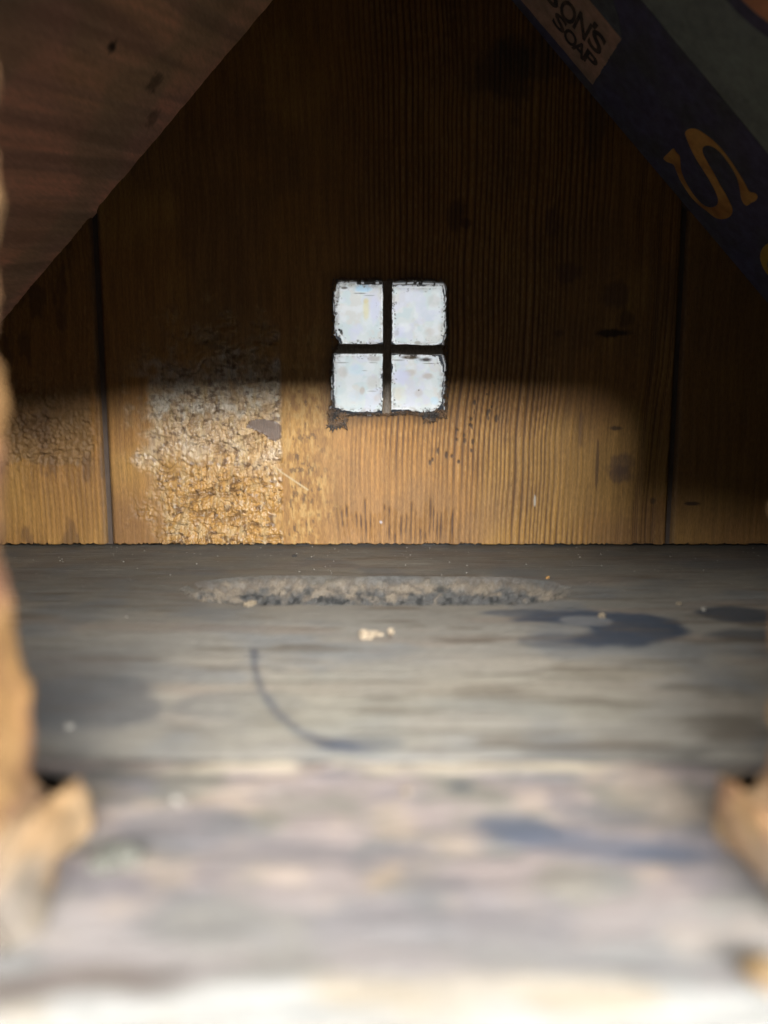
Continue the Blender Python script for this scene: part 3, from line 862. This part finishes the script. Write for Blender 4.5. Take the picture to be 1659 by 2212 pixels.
def glyph(ch):
    cu = bpy.data.curves.new('g', 'FONT'); cu.body = ch; cu.size = 1; cu.resolution_u = 4; cu.offset = 0.02
    t = bpy.data.objects.new('g', cu); COL.objects.link(t)
    dg = bpy.context.evaluated_depsgraph_get(); dg.update()
    me = bpy.data.meshes.new_from_object(t.evaluated_get(dg)); bpy.data.objects.remove(t)
    V = np.array([v.co[:] for v in me.vertices]); Fs = [tuple(p.vertices) for p in me.polygons]
    lo, hi = V.min(0), V.max(0)
    V = (V - lo) / np.maximum(hi - lo, 1e-6)
    return V, Fs


def lettering(name, items, lift, mat, parent):
    Vs, Fs = [], []
    for ch, s0, y0, w, h in items:
        V, Fc = glyph(ch); k = len(Vs)
        for v in V: Vs.append(tuple(rp(s0 + (v[0] - .5) * w, y0 - (v[1] - .5) * h, lift)))
        Fs += [tuple(i + k for i in f) for f in Fc]
        m = len(Vs)
    me = bpy.data.meshes.new(name); me.from_pydata(Vs, [], Fs); me.update()
    bm = bmesh.new(); bm.from_mesh(me)
    r = bmesh.ops.extrude_face_region(bm, geom=list(bm.faces))
    for v in [g for g in r['geom'] if isinstance(g, bmesh.types.BMVert)]:
        v.co = v.co + type(v.co)(N_R * (-.00012))
    bmesh.ops.recalc_face_normals(bm, faces=bm.faces)
    bm.to_mesh(me); bm.free()
    return link(name, me, mat, parent, smooth=False)


def items(list_, w, h):
    out = []
    for ch, px, py, *k in list_:
        s, y = r_uv(px, py); kw = k[0] if k else 1; kh = k[1] if len(k) > 1 else 1
        out.append((ch, s, y, w * kw, h * kh))
    return out


lettering('lettering', items([('S', 1197, -12), ('O', 1229, 25, 1.1), ('N', 1260, 55), ("'", 1287, 54, .3, .3), ('S', 1291, 89)], .0066, .0105), .00036, M_INK, printed)
lettering('lettering', items([('S', 1211, 48), ('O', 1234, 80), ('A', 1254, 104), ('P', 1277, 128)], .0062, .0075), .00036, M_INK, printed)

# the big serif letters
Z2, OX2, OY2 = 1531 / 450.0, 2050.0, 350.0
def big(pts): return [r_uv((x / Z2 + OX2) * K, (y / Z2 + OY2) * K) for x, y in pts]


def smooth_ring(pts, n=4):
    P = np.array(pts); m = len(P); out = []
    for i in range(m):
        p0, p1, p2, p3 = P[i - 1], P[i], P[(i + 1) % m], P[(i + 2) % m]
        for k in range(n):
            t = k / n
            out.append(tuple(.5 * ((2 * p1) + (-p0 + p2) * t + (2 * p0 - 5 * p1 + 4 * p2 - p3) * t * t + (-p0 + 3 * p1 - 3 * p2 + p3) * t ** 3)))
    return out


S_OUT = [(488, 448), (520, 490), (558, 530), (565, 600), (575, 690), (610, 790), (660, 880), (730, 985), (800, 1060), (860, 1095), (920, 1100), (970, 1075), (985, 1030), (975, 970), (940, 890), (880, 780),
         (810, 670), (740, 560), (680, 440), (635, 330), (620, 270), (650, 238), (700, 226), (760, 240), (840, 290), (920, 350), (1000, 430), (1080, 525), (1160, 640), (1230, 750), (1290, 850), (1330, 925),
         (1385, 940), (1420, 975), (1405, 1020), (1350, 1050), (1305, 1080), (1265, 1050), (1240, 990), (1228, 910), (1205, 800), (1160, 700), (1090, 590), (1010, 490), (930, 430), (860, 412), (815, 440),
         (815, 500), (860, 590), (930, 710), (1000, 840), (1060, 940), (1110, 1040), (1143, 1120), (1130, 1185), (1080, 1220), (1010, 1230), (940, 1205), (860, 1140), (770, 1070), (690, 990), (620, 890), (560, 790), (520, 690), (490, 625), (420, 595), (380, 555), (430, 500)]
slab('letter', smooth_ring(big(S_OUT), 3), [], .00018, .00036, M_LETTER, printed)
oc = r_uv((1620 / Z2 + OX2) * K, (1800 / Z2 + OY2) * K)
ol = r_uv((1325 / Z2 + OX2) * K, (1600 / Z2 + OY2) * K)
th = np.linspace(0, 2 * math.pi, 48, endpoint=False)
so, yo = ol[0] + 0.0150, 0.2665
slab('letter', [(so + .0150 * math.cos(t) - .003 * math.sin(t), yo + .0190 * math.sin(t)) for t in th],
     [[(so + .0092 * math.cos(t) - .004 * math.sin(t), yo + .0166 * math.sin(t)) for t in th]], .00018, .00036, M_YELLOW, printed)
slab('disc_border', [(.128 + .0410 * math.cos(t), .1700 + .0410 * math.sin(t)) for t in th], [], .00015, .00028, M_NAVY, printed)
slab('orange_disc', [(.128 + .0365 * math.cos(t), .1700 + .0365 * math.sin(t)) for t in th], [], .00028, .00042, M_ORANGE, printed)

# ------------------------------------------------------------------ front wall with the sawn doorway
def build_front():
    y0, y1 = 0.0680, 0.0920
    XL, XR, XLb, XRb, TOP = -0.0468, 0.0479, -0.0408, 0.0413, 0.1120
    pts = [(-.0398, .0004), (-.0398, .0030), (-.0403, .0058), (-.0412, .0072), (-.0424, .0076), (-.0434, .0070), (-.0444, .0060), (-.0455, .0058), (-.0463, .0075), (-.0467, .0100), (-.0466, .0180), (-.0473, .0300), (-.0488, .0350),
           (-.0497, .0385), (-.0484, .0420), (-.0476, .0480), (-.0475, .0535), (-.0469, .0575), (-.0474, .0600), (-.0485, .0625), (-.0477, .0700), (-.0468, .0860), (-.0464, .0980), (-.0450, .1060), (-.0405, .1110), (-.0340, TOP),
           (0.0, TOP + .0004), (XR - .016, TOP - .0008), (XR - .008, .1080), (XR - .001, .1010), (.0482, .0930), (.0478, .0700), (.0470, .0590), (.0459, .0490), (.0466, .0300), (.0478, .0125), (.0474, .0086), (.0462, .0074), (.0450, .0066), (.0436, .0082), (.0420, .0088), (.0410, .0078), (.0409, .0050), (.0413, .0004)]
    path = []
    for (a, b), (c, d) in zip(pts[:-1], pts[1:]):
        n = max(2, int(math.hypot(c - a, d - b) / .0008))
        for k in range(n): path.append((a + (c - a) * k / n, b + (d - b) * k / n))
    path.append(pts[-1]); P = np.array(path); N = len(P)
    T = np.gradient(P, axis=0); T /= np.linalg.norm(T, axis=1)[:, None]; NO = np.stack([-T[:, 1], T[:, 0]], 1)   # into the wood
    if NO[N // 4, 0] > 0: NO = -NO
    ys = np.linspace(y0, y1, 25); M = len(ys)
    ar = np.concatenate([[0], np.cumsum(np.linalg.norm(np.diff(P, axis=0), axis=1))])
    A, B = np.meshgrid(ar, ys, indexing='ij')
    rough = (fbm(A * 70, B * 60, 707, 3) - .5) * .0016 + (fbm(A * 200, B * 110, 701, 4) - .5) * .0026 + (fbm(A * 700, B * 300, 703, 3) - .5) * .0012
    lowz = ss(.010, .005, P[:, 1])[:, None]
    rough = rough * (1 + .8 * lowz)
    rough += .0016 * ss(.0035, 0, np.minimum(B - y0, y1 - B)) * (0.5 + vn(A * 200, B * 50, 705))
    # a bite out of the left edge, as high as the window foot
    V = np.stack([P[:, None, 0] + NO[:, None, 0] * rough, B, np.maximum(P[:, None, 1] + NO[:, None, 1] * rough, 0.0003)], -1)
    C = np.empty(A.shape + (3,)); C[:] = (0.40, 0.225, 0.090)
    C = mix(C, (0.46, 0.29, 0.135), ss(.4, .65, fbm(A * 90, B * 60, 711, 4)) * .8)
    C = mix(C, (0.30, 0.155, 0.085), ss(.52, .68, fbm(A * 120 + 3, B * 90, 713, 4)) * .7)
    C = mix(C, (0.44, 0.32, 0.20), lowz * .7)
    C = mix(C, (0.20, 0.095, 0.065), ss(.55, .66, fbm(A * 260, B * 160, 717, 3)) * .6)
    C = mix(C, (0.27, 0.25, 0.22), lowz * ss(.080, .073, B + (fbm(A * 200, B * 200, 715, 3) - .5) * .010) * .8)
    # outer ring of the wall
    xm = 0.262
    outer = []
    for i in range(N):
        f = ar[i] / ar[-1]
        L1, L2 = .27, 2 * xm; tot = 2 * L1 + L2; q = f * tot
        outer.append((-xm, q) if q < L1 else ((-xm + q - L1, L1) if q < L1 + L2 else (xm, L1 - (q - L1 - L2))))
    outer = np.array(outer); outer[:, 1] = np.maximum(outer[:, 1], 0.0004)
    VV = list(V.reshape(-1, 3)); CC = list(C.reshape(-1, 3)); Q = [tuple(q) for q in grid_quads(N, M)]
    ka = len(VV)
    for y in (y0, y1):
        for p in outer: VV.append((p[0], y, p[1])); CC.append((.13, .085, .055))
    for i in range(N - 1):
        Q.append((i * M, (i + 1) * M, ka + i + 1, ka + i)); Q.append((i * M + M - 1, ka + N + i, ka + N + i + 1, (i + 1) * M + M - 1))
        Q.append((ka + i, ka + i + 1, ka + N + i + 1, ka + N + i))
    me = mesh_np('doorway_wall', np.array(VV), np.array(Q)); set_attr(me, np.array(CC))
    o = link('doorway_wall', me, M_JAMB, house)
    o['label'] = 'thick front wall with a rough sawn doorway, its orange edges blurred'
    return o


build_front()

# ------------------------------------------------------------------ crumbs and dust
def floor_h(x, y):
    i = int(np.clip(np.searchsorted(gx, x), 0, len(gx) - 1)); j = int(np.clip(np.searchsorted(gy, y), 0, len(gy) - 1))
    return float(gz[i, j]) if y > SEAM else 0.0


def crumb(name, label, cat, px, py, size, mat, seed, flat=.6, n=1, spread=0.0, y_off=0.0):
    rng = random.Random(seed); x, y = on_floor(px, py); bm = bmesh.new()
    for _ in range(n):
        r = bmesh.ops.create_icosphere(bm, subdivisions=2, radius=1)
        ox, oy = rng.uniform(-1, 1) * spread, rng.uniform(-1, 1) * spread * .6
        sc = size * (rng.uniform(.45, 1) if n > 1 else 1); ang = rng.uniform(0, 6.28)
        ex, ey = rng.uniform(.8, 1.3), rng.uniform(.6, 1.0)
        for v in r['verts']:
            c = v.co.copy(); k = .70 + .6 * float(fbm(np.array(c.x * 1.6 + seed + ox * 999), np.array(c.y * 1.6 + c.z * 1.3), seed, 3))
            px_, py_ = c.x * ex * k, c.y * ey * k
            v.co = (ox + sc * (px_ * math.cos(ang) - py_ * math.sin(ang)), oy + sc * (px_ * math.sin(ang) + py_ * math.cos(ang)), max(0, sc * flat * (c.z * k + .75)))
    o = bm_obj(name, bm, mat, None, smooth=False)
    o.location = (x, y, floor_h(x, y) - .0001)
    tag(o, label, cat)
    return o


crumb('wood_crumb', 'little heap of pale crumbs on bare floor in front of the hand hold', 'crumb', 812, 1372, .0012, M_CRUMB_PILE, 11, .8, 16, .0038)
crumb('dark_speck', 'black curled speck of dirt lying just in front of the back wall', 'speck', 638, 1202, .0010, M_CRUMB_DARK, 12, .6, 3, .0012)
crumb('wood_chip', 'flat tan wood chip resting on the near lip of the hand hold', 'wood chip', 540, 1307, .0022, M_CRUMB, 13, .35)
crumb('wood_crumb', 'tiny bright orange crumb at the dark end of the hand hold', 'crumb', 1183, 1250, .0008, M_CRUMB_ORANGE, 14, .7)
crumb('wood_crumb', 'pale yellow crumb lying on the largest blue ink blot', 'crumb', 1300, 1332, .0010, M_CRUMB, 15, .8)
crumb('pale_crumb', 'round whitish crumb on the front floorboard near the grey splinters', 'crumb', 383, 1734, .0008, M_CRUMB_PALE, 16, .8)
crumb('pale_crumb', 'small pale crumb on the dark floor just inside the doorway edge', 'crumb', 150, 1572, .0008, M_CRUMB_PALE, 17, .6)
crumb('pale_crumb', 'cream crumb on the front floorboard close to the joint, below the ring mark\'s tail', 'crumb', 878, 1712, .0008, M_CRUMB, 18, .6)
crumb('wood_crumb', 'light crumb on grey floor between the large and the small ink blot', 'crumb', 1466, 1306, .0008, M_CRUMB, 19, .8)
crumb('pale_crumb', 'tiny pale crumb on the edge of the smaller dark ink blot', 'crumb', 1520, 1318, .0008, M_CRUMB_PALE, 20, .8)

crumb('wood_splinters', 'pale grey tuft of splinters lying at the foot of the doorway edge', 'splinters', 252, 1868, .0014, M_SPLINT_PALE, 31, .9, 12, .0024)
crumb('wood_chip', 'bright orange wood chip at the outer corner of the doorway', 'wood chip', 1654, 2120, .0026, M_CHIP, 33, .5)

rng = random.Random(77); V = []; Q = []
for _ in range(400):
    x = rng.uniform(-.16, .16); y = .299 - abs(rng.gauss(0, .030)) if rng.random() < .85 else rng.uniform(.12, .297)
    if y < .12 or (HX0 < x < HX1 and HY0 < y < HY1): continue
    r = .00007 + .00022 * rng.random() ** 4; z = floor_h(x, y) + r * .5; k = len(V); a = rng.uniform(0, 3)
    for dz in (-r, r):
        for j in range(4): V.append((x + r * math.cos(a + j * 1.571), y + r * math.sin(a + j * 1.571), z + dz * .6))
    Q += [(k, k + 3, k + 2, k + 1), (k + 4, k + 5, k + 6, k + 7)] + [(k + j, k + (j + 1) % 4, k + 4 + (j + 1) % 4, k + 4 + j) for j in range(4)]
dust = link('sawdust', mesh_np('sawdust', V, Q), M_DUST, None, smooth=False)
tag(dust, 'fine pale specks of sawdust strewn over the grey floor', 'sawdust', kind='stuff')
